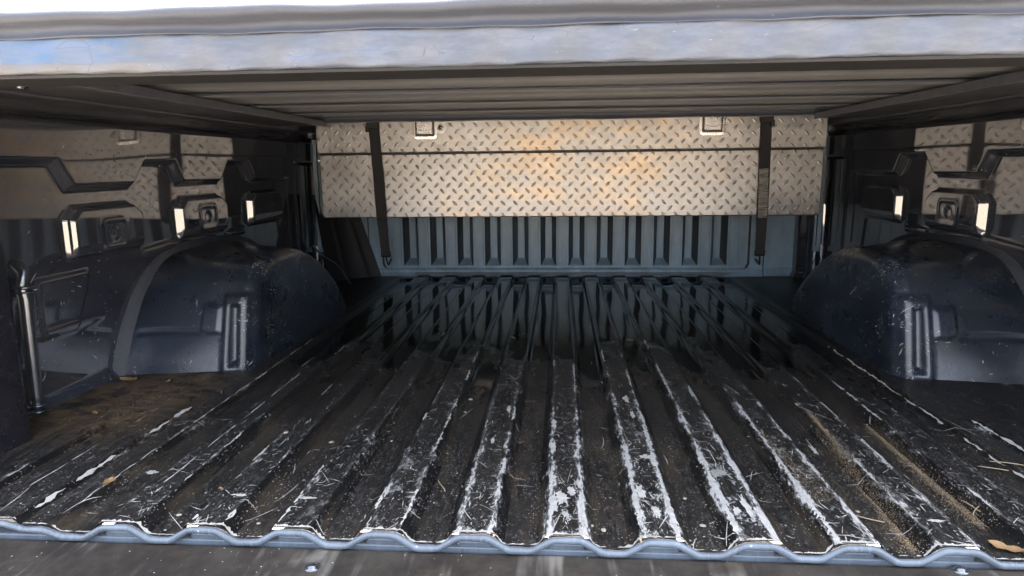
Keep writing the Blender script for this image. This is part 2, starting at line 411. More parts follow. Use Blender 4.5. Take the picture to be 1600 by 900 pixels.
# ---- paint chips and scratches lying on the liner (thin slivers of bared primer)
class Strokes:
    def __init__(s): s.V = []; s.F = []
    def ribbon(s, pts, ws, zfun, lift=.0006):
        n = len(pts); b = len(s.V)
        for i, (x, y) in enumerate(pts):
            x0, y0 = pts[max(0, i-1)]; x1, y1 = pts[min(n-1, i+1)]
            tx, ty = x1-x0, y1-y0; L = math.hypot(tx, ty) or 1; nx, ny = -ty/L, tx/L
            for sg in (-1, 1):
                xx, yy = x+nx*ws[i]*sg*.5, y+ny*ws[i]*sg*.5
                s.V.append((xx, yy, zfun(xx, yy)+lift))
        for i in range(n-1): s.F.append((b+2*i, b+2*i+1, b+2*i+3, b+2*i+2))
zfl = lambda x, y: float(zf(x, y)+dent(x, y))
ST = Strokes()
rw = {-5: .45, -4: .5, -3: .45, -2: .6, -1: .85, 0: 1.1, 1: 1.25, 2: 1.0, 3: .8, 4: .75, 5: .6}
def wob(n, amp): 
    v = np.cumsum(rng.normal(0, 1, n)); v = v-np.linspace(v[0], v[-1], n); return amp*v/(np.abs(v).max()+1e-6)
for k in range(-5, 6):
    for sg in (-1, 1):
        xe = k*PITCHX+sg*RA*.97
        # long worn line broken into pieces with ragged width
        y = .012
        dens = rw[k]*rng.uniform(.75, 1.2)
        while y < 1.0:
            fall = max(0.0, 1-(y/.95)**1.3)
            L = rng.uniform(.008, .075)*(.5+dens)
            if rng.random() < .62*fall*min(1, dens):
                n = max(4, int(L/.004)); yy = np.linspace(y, y+L, n)
                ww = np.abs(rng.normal(.0022, .0022, n))*(.35+1.15*dens*fall)+.0005
                ww *= np.sin(np.linspace(.15, math.pi-.15, n))**.4
                xx = xe+wob(n, .0013)+rng.normal(0, .0003, n)
                ST.ribbon(list(zip(xx, yy)), ww, zfl)
                for q in range(int(n*.5*dens)):   # ragged ticks across
                    i = rng.integers(0, n); l_ = rng.exponential(.004)*sg*-1
                    ST.ribbon([(xx[i], yy[i]), (xx[i]+l_*.6, yy[i]+rng.normal(0, .0012)), (xx[i]+l_, yy[i]+rng.normal(0, .002))], [.0014, .0011, .0003], zfl)
            y += L+rng.exponential(.018)/max(.25, dens*fall+.05)
    # crumbs across the rib top
    for q in range(int(110*rw[k])):
        y = rng.exponential(.28); 
        if y > 1.0: continue
        x = k*PITCHX+rng.uniform(-RA, RA); l_ = rng.exponential(.0035)+.001; an = math.pi/2+rng.normal(0, .35) if rng.random() < .55 else rng.normal(.1, .5)
        dx, dy = math.cos(an)*l_, math.sin(an)*l_
        ST.ribbon([(x-dx, y-dy), (x, y+rng.normal(0, .0006)), (x+dx, y+dy)], [.0004, rng.uniform(.0004, .0017), .0004], zfl)
# random scratches over floor
for q in range(170):
    x = rng.uniform(-.72, .72); y = abs(rng.normal(.0, .38))+.01
    if y > 1.2: continue
    l_ = rng.exponential(.009)+.002; an = rng.normal(.1, .5) if rng.random() < .5 else math.pi/2+rng.normal(0, .25)
    n = 6; tt = np.linspace(-1, 1, n); cv = rng.normal(0, .06)
    pts = [(x+math.cos(an+cv*u)*l_*u, y+math.sin(an+cv*u)*l_*u) for u in tt]
    if min(p[1] for p in pts) < .004: continue
    ST.ribbon(pts, [.0003, .0008, .0011, .001, .0008, .0003], zfl)
# long drag lines along the outer steps
for xx0, y0, y1, wd in [(-.652, .03, .39, .0026), (-.70, .08, .37, .0012), (.652, .1, .385, .0024), (-.612, .05, .9, .0012), (.606, .05, .85, .0014), (-.53, .1, .62, .0012)]:
    y = y0
    while y < y1:
        L = rng.uniform(.03, .10); n = max(5, int(L/.006)); yy = np.linspace(y, min(y+L, y1), n)
        ww = np.abs(rng.normal(wd, wd*.5, n))+.0003; ww[0] = ww[-1] = .0003
        ST.ribbon(list(zip(xx0+wob(n, .0012), yy)), ww, zfl); y += L+rng.exponential(.02)
# bare paint along the lip
for x in np.arange(-.82, .82, .0035):
    k = round(x/PITCHX); near = abs(x-k*PITCHX) < RB*1.05 and abs(k) <= 5
    if rng.random() < (.95 if near else .55):
        l_ = rng.uniform(.002, .006); d = rng.uniform(.001, .0065 if near else .003)
        ST.ribbon([(x-l_, .0015+rng.uniform(0, .001)), (x, .002+d*.5), (x+l_, .0015+rng.uniform(0, .002))], [.0006, d, .0006], zfl, .0004)
# bald blobs seen on the middle ribs
for px, py, rx, ry in [(878, 780, .011, .018), (893, 770, .006, .014), (1010, 715, .010, .008), (1000, 770, .007, .02), (1025, 800, .006, .02), (978, 625, .006, .022), (988, 650, .004, .02), (1165, 790, .005, .03), (1150, 800, .006, .012), (795, 640, .004, .016), (770, 690, .003, .014), (1272, 690, .004, .02), (480, 780, .012, .004), (375, 775, .012, .004), (235, 725, .010, .006), (865, 700, .004, .03), (866, 790, .005, .03), (1460, 815, .014, .004)]:
    c = hit(px, py, 2, -.001); b = len(ST.V); n = 26
    for i in range(n):
        an = 2*math.pi*i/n; rr = rng.uniform(.45, 1.15)
        ST.V.append((c[0]+math.cos(an)*rx*rr, c[1]+math.sin(an)*ry*rr, zfl(c[0]+math.cos(an)*rx*rr, c[1]+math.sin(an)*ry*rr)+.0007))
    ST.V.append((c[0], c[1], zfl(c[0], c[1])+.0008))
    ST.F += [(b+i, b+(i+1) % n, b+n) for i in range(n)]
scr = link('scratch_marks', mesh(ST.V, ST.F), M['chip'], bed_floor, False); scr['kind'] = 'stuff'

# ---- rolled blue lip following the corrugation, and the sill under it
xs = np.linspace(-.86, .86, 520)
lip = MB()
zl = zf(xs, 0*xs); zl = np.convolve(np.pad(zl, 3, 'edge'), np.ones(7)/7, 'valid')
lip.tube([(x, -.0034+.0004*math.sin(x*50), z_-.0040+.0003*math.sin(x*83)) for x, z_ in zip(xs, zl)], [.0041+.0003*math.sin(x*61)+.0002*math.sin(x*190) for x in xs], 14); lip.build('floor_lip', M['lip'], truck, True)
si = MB(); si.box(-.86, .86, .003, .03, -.06, -.0195, .002)
for k in range(-5, 6): si.box(k*PITCHX-.021, k*PITCHX+.021, .005, .024, -.028, -.0125, .003)
si.build('sill', M['sill'], truck, False)

# ---- tailgate, folded down
tg = MB()
tg.box(-.80, .80, -.62, -.0010, -.075, -.0238, .002)
tail = tg.build('tailgate', M['tailgate'], truck, False)
rb = None
for i in range(15):
    x = -.70+i*.1
    mb = MB(); mb.box(x-.024, x+.024, -.56, -.085, -.0238, -.0205, .0016); mb.build('rib', M['tailgate'], tail, False)
for px, py in [(488, 885), (1500, 889)]:
    c = hit(px, py, 2, -.0225)
    b_ = MB(); V = []; F = []
    prof = [(.0085, 0), (.0085, .001), (.0055, .0012), (.005, .003), (.003, .0042), (0.0005, .0045)]
    for r_, h_ in prof:
        for j in range(16): V.append((c[0]+r_*math.cos(j*math.pi/8), c[1]+r_*math.sin(j*math.pi/8), -.0241+h_))
    for i in range(len(prof)-1):
        for j in range(16): F.append((i*16+j, i*16+(j+1) % 16, (i+1)*16+(j+1) % 16, (i+1)*16+j))
    b_.add(V, F); b_.build('bolt', M['tube'], tail, True)

# ---- side walls: pressed steel panels
def wall_mesh(sgn):
    ys = np.linspace(0.0, 1.86, 560); zs = np.linspace(-.03, .535, 190)
    Y, Z = np.meshgrid(ys, zs, indexing='ij')
    CH = .017
    upper = [(-.2, .60), (-.2, .422), (.458, .422), (.490, .375), (.672, .375), (.716, .422), (.826, .422), (.856, .375), (1.040, .375), (1.085, .422), (1.198, .422), (1.232, .375), (1.50, .375), (1.54, .422), (2.2, .422), (2.2, .60)]
    h = .020*(1-sst(sdf_poly(Y, Z, upper), -CH*.5, CH*.5))
    for y0, y1 in [(.480, .690), (.842, 1.058), (1.208, 1.42)]:
        blk = [(y0, .247), (y0, .318), (y0+.022, .337), (y1-.026, .337), (y1, .318), (y1, .247)]
        s_ = sdf_poly(Y, Z, blk); h = h+.020*(1-sst(s_, -.004, .006))*sst(Z, .215, .268)
    for y0, y1, z0, z1 in [(.557, .628, .256, .31), (.917, .993, .260, .316)]:
        cy, cz = (y0+y1)/2, (z0+z1)/2
        dx_ = np.maximum(np.abs(Y-cy)-(y1-y0)/2+.012, 0); dz_ = np.maximum(np.abs(Z-cz)-(z1-z0)/2+.012, 0)
        s_ = np.hypot(dx_, dz_)-.012
        h = h+.003*np.exp(-(s_/.0045)**2)
        rr = np.hypot(Y-cy, (Z-cz)*.95); h = h-.004*(1-sst(rr, .009, .016))
    # long embosses between the blocks and on the lower rear panel
    for poly, hh in [([(.70, .236), (.70, .222), (.83, .224), (.85, .236), (.85, .246)], .005), ([(1.07, .238), (1.07, .226), (1.18, .228), (1.18, .242)], .005),
                     ([(.398, .218), (.525, .218), (.517, .185), (.475, .113), (.394, .116)], .004)]:
        h = h+hh*(1-sst(sdf_poly(Y, Z, poly), -.004, .006))
    h = h+.004*np.exp(-((Z-.125)/.008)**2)*(Y < .56)*(Y > .36)
    h = h+.006*sst(Y, 1.567, 1.573)+.034*sst(Y, 1.712, 1.722)
    h = h+.03*sst(Y, 1.765, 1.80)
    h = h-.03*sst(Z, .490, .512)
    h = h+.05*(1-sst(Z, -.02, .018))*.35                         # cove into the floor
    h = h+.0006*np.sin(Y*9)*np.sin(Z*14)
    return np.stack([sgn*(XW-h), Y, Z], -1)
walls = []; WCH = []
for sgn in (-1, 1):
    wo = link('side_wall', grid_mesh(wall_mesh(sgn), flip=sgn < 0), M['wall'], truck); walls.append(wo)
    # outer bedside skin behind it
    o_ = MB(); o_.box(sgn*.985 if sgn < 0 else .955, -.955 if sgn < 0 else .985, -.02, 1.95, -.30, .56, .012); o_.build('outer_panel', M['lip'], truck, False)
    # bed rail on top: overhanging flange
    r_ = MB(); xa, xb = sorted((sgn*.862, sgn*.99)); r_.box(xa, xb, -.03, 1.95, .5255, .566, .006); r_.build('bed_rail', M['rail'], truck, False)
    # rear corner post
    p_ = MB(); xa, xb = sorted((sgn*.832, sgn*.954)); p_.box(xa, xb, -.012, .250, -.04, .5235, .008); p_.build('corner_post', M['post'], truck, False)
    # bright body flange standing where wall meets bulkhead
    x_ = sgn*(XW-.022)
    f_ = MB(); xa, xb = sorted((x_, x_-sgn*.015)); f_.box(xa, xb, 1.700, 1.712, .12, .505, .002); 
    xa, xb = sorted((x_+sgn*.004, x_-sgn*.021)); f_.box(xa, xb, 1.7135, 1.722, .10, .43, .002)
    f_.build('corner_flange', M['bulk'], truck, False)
    f_ = MB(); xa, xb = sorted((sgn*(XW-.0205), sgn*(XW-.0255))); f_.box(xa, xb, 1.56, 1.566, .15, .41, .0012); f_.build('seam_bead', M['seam'], truck, False)
for sgn, wo in zip((-1, 1), walls):
    P = wall_mesh(sgn); wgt = (P[..., 2] < .27)*(P[..., 1] < .62)*(P[..., 1] > .26)*(P[..., 2] > .02)*1.0+.12*(P[..., 2] < .45)
    WCH.append((P, wgt, wo, sgn))
# outlet tube clamped in front of the post
t0, t1 = hit(34, 424, 0, -.880), hit(59, 640, 0, -.880)
tb = MB(); pts = [t0+(t1-t0)*i/10 for i in range(11)]; pts = [pts[0]+np.array([-.016, 0, .012]), pts[0]+np.array([-.006, 0, .008])]+pts
tb.tube(pts, [.008, .0098]+[.0105]*11, 20); tube = tb.build('upright_tube', M['tube'], truck, True)
for f0, f1, r_ in [(.10, .125, .0155), (.14, .155, .0145), (.955, .972, .0150), (1.0, 1.016, .0145)]:
    cb = MB(); cb.tube([t0+(t1-t0)*f0, t0+(t1-t0)*(f0*.7+f1*.3), t0+(t1-t0)*(f0*.3+f1*.7), t0+(t1-t0)*f1], [r_*.88, r_, r_, r_*.88], 20); cb.build('collar', M['tube'], tube, True)

# ---- wheel wells
def smooth_curve(pts, n):
    pts = np.array(pts, float)
    for _ in range(4):
        q = np.empty((2*len(pts), 2)); q[0] = pts[0]; q[-1] = pts[-1]
        q[1:-1:2] = .75*pts[:-1]+.25*pts[1:]; q[2:-1:2] = .25*pts[:-1]+.75*pts[1:]; pts = q
    d = np.r_[0, np.cumsum(np.hypot(*np.diff(pts, axis=0).T))]; u = np.linspace(0, d[-1], n)
    return np.stack([np.interp(u, d, pts[:, 0]), np.interp(u, d, pts[:, 1])], 1)
OUT = [(.553, -.03), (.562, -.016), (.598, .062), (.635, .112), (.672, .155), (.752, .207), (.87, .224), (1.03, .222), (1.18, .205), (1.31, .15), (1.38, .06), (1.41, -.03)]
INN = [(.603, -.03), (.607, -.016), (.622, .057), (.636, .125), (.655, .178), (.70, .213), (.80, .227), (.92, .214), (1.04, .176), (1.14, .115), (1.22, .045), (1.262, -.03)]
NT_ = 220
oc, ic = smooth_curve(OUT, NT_), smooth_curve(INN, NT_)
def chips(name, P, wgt, n, parent, flip, lmin=.0006, lexp=.0022, wmax=.0011):
    """small bared slivers spread over a grid surface by weight"""
    du = np.gradient(P, axis=0); dv = np.gradient(P, axis=1); N = np.cross(du, dv); ln = np.linalg.norm(N, axis=-1)
    area = wgt*ln; p = (area/area.sum()).ravel(); idx = rng.choice(p.size, n, p=p)
    V = []; F = []
    clump = P.reshape(-1, 3)[idx]
    for c_, k_ in zip(clump, idx):
        i, j = divmod(int(k_), P.shape[1]); nn = N[i, j]/max(ln[i, j], 1e-9)*(1 if flip else -1)
        t_ = np.cross(nn, rng.normal(0, 1, 3)); t_ /= np.linalg.norm(t_); b_ = np.cross(nn, t_)
        l_ = lmin+lexp*.45*rng.lognormal(0, .9); wd = wmax*rng.uniform(.15, .9)*min(1, l_/.003); o = c_+nn*.0007; q = len(V)
        o = o+du[i, j]*rng.uniform(-.6, .6)+dv[i, j]*rng.uniform(-.6, .6); cv = rng.normal(0, .25)*l_
        V += [o-t_*l_, o-t_*l_*.3+b_*(wd+cv), o+t_*l_*.4+b_*(wd*.7+cv), o+t_*l_, o+t_*l_*.3+b_*(cv-wd*.6), o-t_*l_*.4+b_*(cv-wd)]
        F += [(q, q+1, q+2, q+3, q+4, q+5)]
    o_ = link(name, mesh(V, F), M['chip'], parent, False); o_['kind'] = 'stuff'; return o_
def well(sgn):
    cols = []
    cen = np.array([.92, -.03])
    for s_ in np.linspace(0, 1, 70):                    # wall to shoulder
        x = .935+(.672-.935)*s_; f = s_**1.3
        c = oc*(1-f)+ic*f; cols.append((x, c, s_))
    for an in np.linspace(.15, math.pi/2, 12):           # rounded shoulder
        x = .672-.030*math.sin(an); d = .030*(1-math.cos(an))
        v = ic-cen; L = np.linalg.norm(v, axis=1, keepdims=True); cols.append((x, cen+v*(1-d/np.maximum(L, .05)), 2))
    for f in np.linspace(.9, .02, 16):
        v = ic-cen; L = np.linalg.norm(v, axis=1, keepdims=True); cols.append((.642-.006*(1-f), cen+v*(1-.030/np.maximum(L, .05))*f, 3))
    P = np.zeros((len(cols), NT_, 3))
    for i, (x, c, s_) in enumerate(cols):
        P[i, :, 0] = x; P[i, :, 1:] = c
    X, Y, Z = P[..., 0], P[..., 1], P[..., 2]
    rear = (1-sst(Y, .66, .70))*(1-sst(Z, .15, .17))
    # pressed details on the rear face
    slot = np.maximum(np.abs(X-.683)-.0095, np.abs(Z-.066)-.060)
    dd = -.016*(1-sst(slot, -.006, .003))
    dd += .010*(1-sst(np.maximum(np.abs(X-.680)-.026, np.abs(Z-.068)-.078), -.006, .006))
    st = np.maximum(np.abs(X-.733)-.020, np.abs(Z-.10)-.028); dd += .007*(1-sst(st, -.006, .006))
    dd += -.0045*(1-sst(np.maximum(np.abs(X-.815)-.07, np.abs(Z-.074)-.002), -.003, .006))
    dd += .004*np.sin(Z*60)*np.exp(-((X-.80)/.06)**2)*0.3
    P[..., 1] -= dd*rear
    # slight dents
    P[..., 2] += .0015*np.sin(X*40)*np.sin(Y*22)*(Z > 0)
    P[..., 0] *= sgn
    return P
for sgn in (-1, 1):
    P = well(sgn)
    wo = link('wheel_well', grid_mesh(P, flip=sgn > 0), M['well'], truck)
    # ribbed seam strip where the well meets the wall
    n = 240; c = smooth_curve(OUT, n); V = []; F = []
    tn = np.gradient(c, axis=0); tn /= np.linalg.norm(tn, axis=1, keepdims=True); nn = np.stack([-tn[:, 1], tn[:, 0]], 1)
    for i in range(n):
        rip = .0012*math.sin(i*2.1)
        for x, o in [(.9195, .013), (.9120, .0125), (.9080+rip*.6, .0085), (.9030+rip*.4, .0035), (.897, .0022), (.893, -.004)]:
            V.append((sgn*x, c[i, 0]+nn[i, 0]*o, c[i, 1]+nn[i, 1]*o))
    for i in range(n-1):
        for j in range(5): q = (i*6+j, i*6+j+1, (i+1)*6+j+1, (i+1)*6+j); F.append(q if sgn > 0 else q[::-1])
    link('seam_strip', mesh(V, F), M['seam'], wo)
    # chips and rub marks on the well
    nC = P.shape[0]
    wgt = np.full(P.shape[:2], .25); Yw, Zw, Xw = P[..., 1], P[..., 2], np.abs(P[..., 0])
    wgt += 5*np.exp(-((Xw-.660)/.016)**2)*(Yw < .72)*(Zw > -.02)
    wgt += 1.3*(Xw < .645)*(Yw < .85)+1.2*np.exp(-((Xw-.70)/.05)**2)*(Yw < .68)+.9*(Xw < .68)*(Zw > .12)
    wgt *= (Zw > -.012)*(Yw < 1.1)*(.15+np.clip(np.sin(Xw*61+Yw*13)*np.sin(Zw*47+Yw*29)+.35, 0, 2))
    chips('scratch_marks', P, wgt, 620, wo, sgn < 0)

for P, wgt, wo, sgn in WCH: chips('scratch_marks', P, wgt, 260, wo, sgn < 0, .0006, .003, .0009)
# ---- bulkhead with pressed grooves
xs = np.linspace(-.93, .93, 900); zs = np.concatenate([np.linspace(-.03, .09, 60), np.linspace(.095, .575, 30)])
X, Z = np.meshgrid(xs, zs, indexing='ij')
d = np.zeros_like(X)
k = np.clip(np.floor(X/PITCHX), -6, 5); dx = np.abs(X-(k+.5)*PITCHX)
foot = .030+.030*np.clip((.0285-dx)/.016, 0, 1)
side = 1-sst(dx, .0125, .0300)
ramp = sst(Z, .030, .060)
d += .046*np.minimum(side, ramp)
dx_ = np.maximum(np.abs(X)-.685+.03, 0); dz_ = np.maximum(.018-Z+.03, 0); s_ = np.hypot(dx_, dz_)-.03
d += -.010*sst(s_, -.004, .004)+.010*sst(np.abs(X), .735, .742)
d += -.006*np.exp(-((Z-.020)/.004)**2)
d += -.018*(1-sst(Z, -.012, .014))
d += .001*np.sin(X*9)*np.sin(Z*20)
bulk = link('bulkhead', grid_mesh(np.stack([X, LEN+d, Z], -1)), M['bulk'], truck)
for k in range(-6, 7):    # proud flats between the grooves, each a pressed rib
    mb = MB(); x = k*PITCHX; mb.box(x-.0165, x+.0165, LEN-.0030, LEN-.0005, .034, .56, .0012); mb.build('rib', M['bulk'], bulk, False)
# torn sealer ragged flange between floor and bulkhead
V = []; F = []; n = 300
xs_ = np.linspace(-.56, .62, n); rg = np.abs(wob(n, .008))+rng.uniform(0, .003, n)
for i, x in enumerate(xs_):
    V += [(x, LEN-.012, .011), (x, LEN-.030, .0045+.001*math.sin(x*70)), (x, LEN-.040-rg[i], .0038+.0012*math.sin(x*55))]
for i in range(n-1):
    for j in range(2): F.append((i*3+j, i*3+j+1, (i+1)*3+j+1, (i+1)*3+j))
link('sealer_strip', mesh(V, F), M['ledge'], truck)
# left corner gusset leaning between wall and bulkhead
U, W_ = np.meshgrid(np.linspace(0, 1, 40), np.linspace(0, 1, 40), indexing='ij')
b0, b1, t0_, t1_ = [np.array(q) for q in ((-.69, 1.806, -.004), (-.845, 1.66, -.004), (-.79, 1.812, .31), (-.897, 1.69, .31))]
Gp = (b0*(1-U[..., None])+b1*U[..., None])*(1-W_[..., None])+(t0_*(1-U[..., None])+t1_*U[..., None])*W_[..., None]
Gp[..., 1] += .022*np.sin(U*math.pi)+.006*(np.exp(-((U-.25)/.05)**2)+np.exp(-((U-.62)/.05)**2))*-1; Gp[..., 0] -= .014*np.sin(U*math.pi)
link('corner_gusset', grid_mesh(Gp), M['rub'], truck)
bd = MB(); bd.tube([hit(489, 384, 0, -.872), hit(500, 396, 1, 1.66), hit(514, 405, 1, 1.66), hit(527, 413, 1, 1.64), hit(535, 422, 1, 1.62), hit(548, 444, 1, 1.60)], .0028, 8); bd.build('edge_bead', M['seam'], truck, True)

# ============================================================ tonneau cover
cover = thing('tonneau_cover', 'grey vinyl tonneau cover with worn blue grey header bar over the truck bed', 'truck cover', loc=(0, 0, 0))
HB = .4995
def extrude_x(prof, x0, x1, nx, wave=None):
    V = []; F = []; m_ = len(prof); xs = np.linspace(x0, x1, nx)
    for x in xs:
        for j, (y, z) in enumerate(prof):
            dy, dz = wave(x, j) if wave else (0, 0); V.append((x, y+dy, z+dz))
    for i in range(nx-1):
        for j in range(m_): F.append((i*m_+j, i*m_+(j+1) % m_, (i+1)*m_+(j+1) % m_, (i+1)*m_+j))
    F.append(tuple(range(m_))[::-1]); F.append(tuple(range((nx-1)*m_, nx*m_)))
    return mesh(V, F)
rr = .0035; prof = []
for cy, cz, a0 in [(-.046+rr, HB+rr, 180), (.020-rr, HB+rr, 270), (.020-rr, .5335-rr, 0), (-.046+rr, .5335-rr, 90)]:
    for q in range(5): an = R(a0+q*22.5); prof.append((cy+rr*math.cos(an), cz+rr*math.sin(an)))
wv = lambda x, j: (.0006*math.sin(x*37)+.0005*math.sin(x*91+j), .0005*math.sin(x*23+j*.3)+.0003*math.sin(x*140))
link('header_bar', extrude_x(prof, -.858, .858, 400, wv), M['header'], cover)
mb = MB(); mb.box(-.857, .857, -.0415, .0195, HB-.0035, HB+.0005, .001); mb.build('header_shade', M['rub'], cover, False)  # added dark strip standing in for shade under the header
# vinyl wrapped over the header: dark concave band then a rounded hem
prof = [(-.0485, .5325), (-.0475, .5335), (-.0400, .5350), (-.0370, .5390), (-.0370, .5425), (-.0400, .5455), (-.0455, .5470), (-.0490, .5500), (-.0485, .5545), (-.0445, .5580), (-.0380, .5600), (-.01, .5610), (.02, .5610), (.02, .5345), (-.03, .5338)]
wv2 = lambda x, j: (.0007*math.sin(x*19+j*.5), .0006*math.sin(x*27+j*.4)+.0004*math.sin(x*63))
hem = link('hem', extrude_x(prof, -.862, .862, 300, wv2), M['hem'], cover)
S = MB()
for i in range(430):
    x = -.858+i*.004
    dz = wv2(x, 9)[1]; dy = wv2(x, 9)[0]
    for y, z in [(-.0452, .5585), (-.0385, .5608)]:
        S.add([(x-.0014, y+dy, z+dz-.0008), (x+.0016, y+dy-.0010, z+dz), (x+.0014, y+dy+.0014, z+dz+.0008), (x-.0016, y+dy+.0008, z+dz+.0004), (x, y+dy-.0004, z+dz+.0017)], [(0,1,4), (1,2,4), (2,3,4), (3,0,4)])
so_ = S.build('stitching', M['thread'], hem); so_['kind'] = 'stuff'
# fabric sheet
ys = np.linspace(.0195, 1.34, 240); xs = np.linspace(-.866, .866, 90)
X, Y = np.meshgrid(xs, ys, indexing='ij')
wr = .0018*np.sin(Y*21+np.sin(X*3)*.6)+.0013*np.sin(Y*47+np.sin(X*2.2+1)*1.4)+.0020*np.exp(-((Y-.40-.03*np.sin(X*4))/.05)**2)*np.sin(X*5+1)
Pt = np.stack([X, Y, .5535+wr], -1)
link('fabric', grid_mesh(Pt, flip=True), M['under'], cover)
for y, z0, h_ in [(.37, .5465, .0035), (.62, .5455, .0045), (.87, .5465, .0035), (1.10, .5465, .0035)]:
    mb = MB(); mb.box(-.845, .845, y-.022, y+.022, z0, z0+h_, .002); mb.build('bow', M['under'], cover, False)
# front end bar with drooping seal over the toolbox
prof = [(1.30, .5395), (1.305, .5385), (1.345, .5385), (1.35, .5395), (1.352, .552), (1.3845, .556), (1.3845, .566), (1.30, .566)]
wv3 = lambda x, j: (0, -.0022*math.exp(-((x-.10)/.07)**2)*(j < 4)+.0007*math.sin(x*21)*(j < 4))
link('front_bar', extrude_x(prof, -.866, .866, 200, wv3), M['under'], cover)
for sgn in (-1, 1):
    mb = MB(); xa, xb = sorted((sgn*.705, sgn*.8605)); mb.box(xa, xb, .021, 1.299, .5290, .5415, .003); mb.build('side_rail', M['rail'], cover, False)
    mb = MB(); xa, xb = sorted((sgn*.700, sgn*.7045)); mb.box(xa, xb, .021, 1.299, .5265, .5425, .001); mb.build('rail_lip', M['hem'], cover, False)
c = hit(35, 131, 1, .02); mb = MB(); mb.tube([(c[0], .0215, c[2]), (c[0], .016, c[2]), (c[0], .0145, c[2])], [.006, .006, .003], 12); mb.build('screw', M['tube'], cover, True)

# ============================================================ toolbox
TY = 1.39
box = thing('toolbox', 'long diamond plate aluminium toolbox across the front of the bed', 'toolbox')
def bx(name, x0, x1, y0, y1, z0, z1, c, mat, par):
    mb = MB(); mb.box(x0, x1, y0, y1, z0, z1, c); return mb.build(name, mat, par, False)
bx('core', -.74, .74, TY+.02, 1.80, .26, .585, 0, M['darkmetal'], box)
body = bx('body', -.756, .768, TY, 1.795, .2505, .4462, .003, M['alu'], box)
lid = bx('lid', -.762, .772, TY-.004, 1.80, .4492, .6000, .003, M['alu'], box)
bx('mounting_flange', -.95, .95, TY+.003, 1.88, .5675, .5985, .003, M['alu'], box)
def treads(x0, x1, z0, z1, y, skip=None):
    mb = MB(); row = 0; pz, pxx = .0186, .0376
    z = z0+.006
    while z < z1-.003:
        x = x0+.008+(pxx*.5 if (row//1) % 2 else 0)
        while x < x1-.004:
            if not (skip and skip(x, z)):
                an = R(45 if row % 2 else -45); L, W, H = .0112, .0041, .0013
                ca, sa = math.cos(an), math.sin(an); V = []
                out = [(-1, 0), (-.6, -.7), (0, -1), (.6, -.7), (1, 0), (.6, .7), (0, 1), (-.6, .7)]
                for u, v in out: V.append((x+ca*u*L-sa*v*W, y-.0002, z+sa*u*L+ca*v*W))
                for fu, fv, fh in [(.80, .66, .62), (.50, .30, 1.0)]:
                    for u, v in out: V.append((x+ca*u*fu*L-sa*v*fv*W, y-H*fh, z+sa*u*fu*L+ca*v*fv*W))
                V = [(min(max(a_[0], x0+.001), x1-.001), a_[1], min(max(a_[2], z0+.001), z1-.001)) for a_ in V]
                F = [(i+b8, (i+1) % 8+b8, 8+(i+1) % 8+b8, 8+i+b8) for b8 in (0, 8) for i in range(8)]+[tuple(range(16, 24))]
                mb.add(V, F)
            x += pxx
        z += pz; row += 1
    return mb
LX = hit(664, 195, 1, TY)[0]; RX = hit(1113, 190, 1, TY)[0]
sk = lambda x, z: (abs(x-LX-.008) < .056 and z > .478) or (abs(x-RX) < .046 and z > .480)
tr = treads(-.756, .768, .2505, .4462, TY).build('tread_pattern', M['alu'], body, True); tr['kind'] = 'stuff'
tr = treads(-.762, .772, .4492, .6000, TY-.004, sk).build('tread_pattern', M['alu'], lid, True); tr['kind'] = 'stuff'
def rrect(cx, cz, hw, hh, r, n=6):
    P = []
    for sx, sz, a0 in [(1, 1, 0), (-1, 1, 90), (-1, -1, 180), (1, -1, 270)]:
        for q in range(n+1):
            an = R(a0+90*q/n); P.append((cx+sx*(hw-r)+r*math.cos(an), cz+sz*(hh-r)+r*math.sin(an)))
    return P
def loops(mb, rings):
    """join successive closed loops [(pts, y)]"""
    V = []; F = []; n = len(rings[0][0])
    for P, y in rings: V += [(p[0], y, p[1]) for p in P]
    for i in range(len(rings)-1):
        for j in range(n): F.append((i*n+j, i*n+(j+1) % n, (i+1)*n+(j+1) % n, (i+1)*n+j))
    F.append(tuple(range((len(rings)-1)*n, len(rings)*n))); mb.add(V, F)
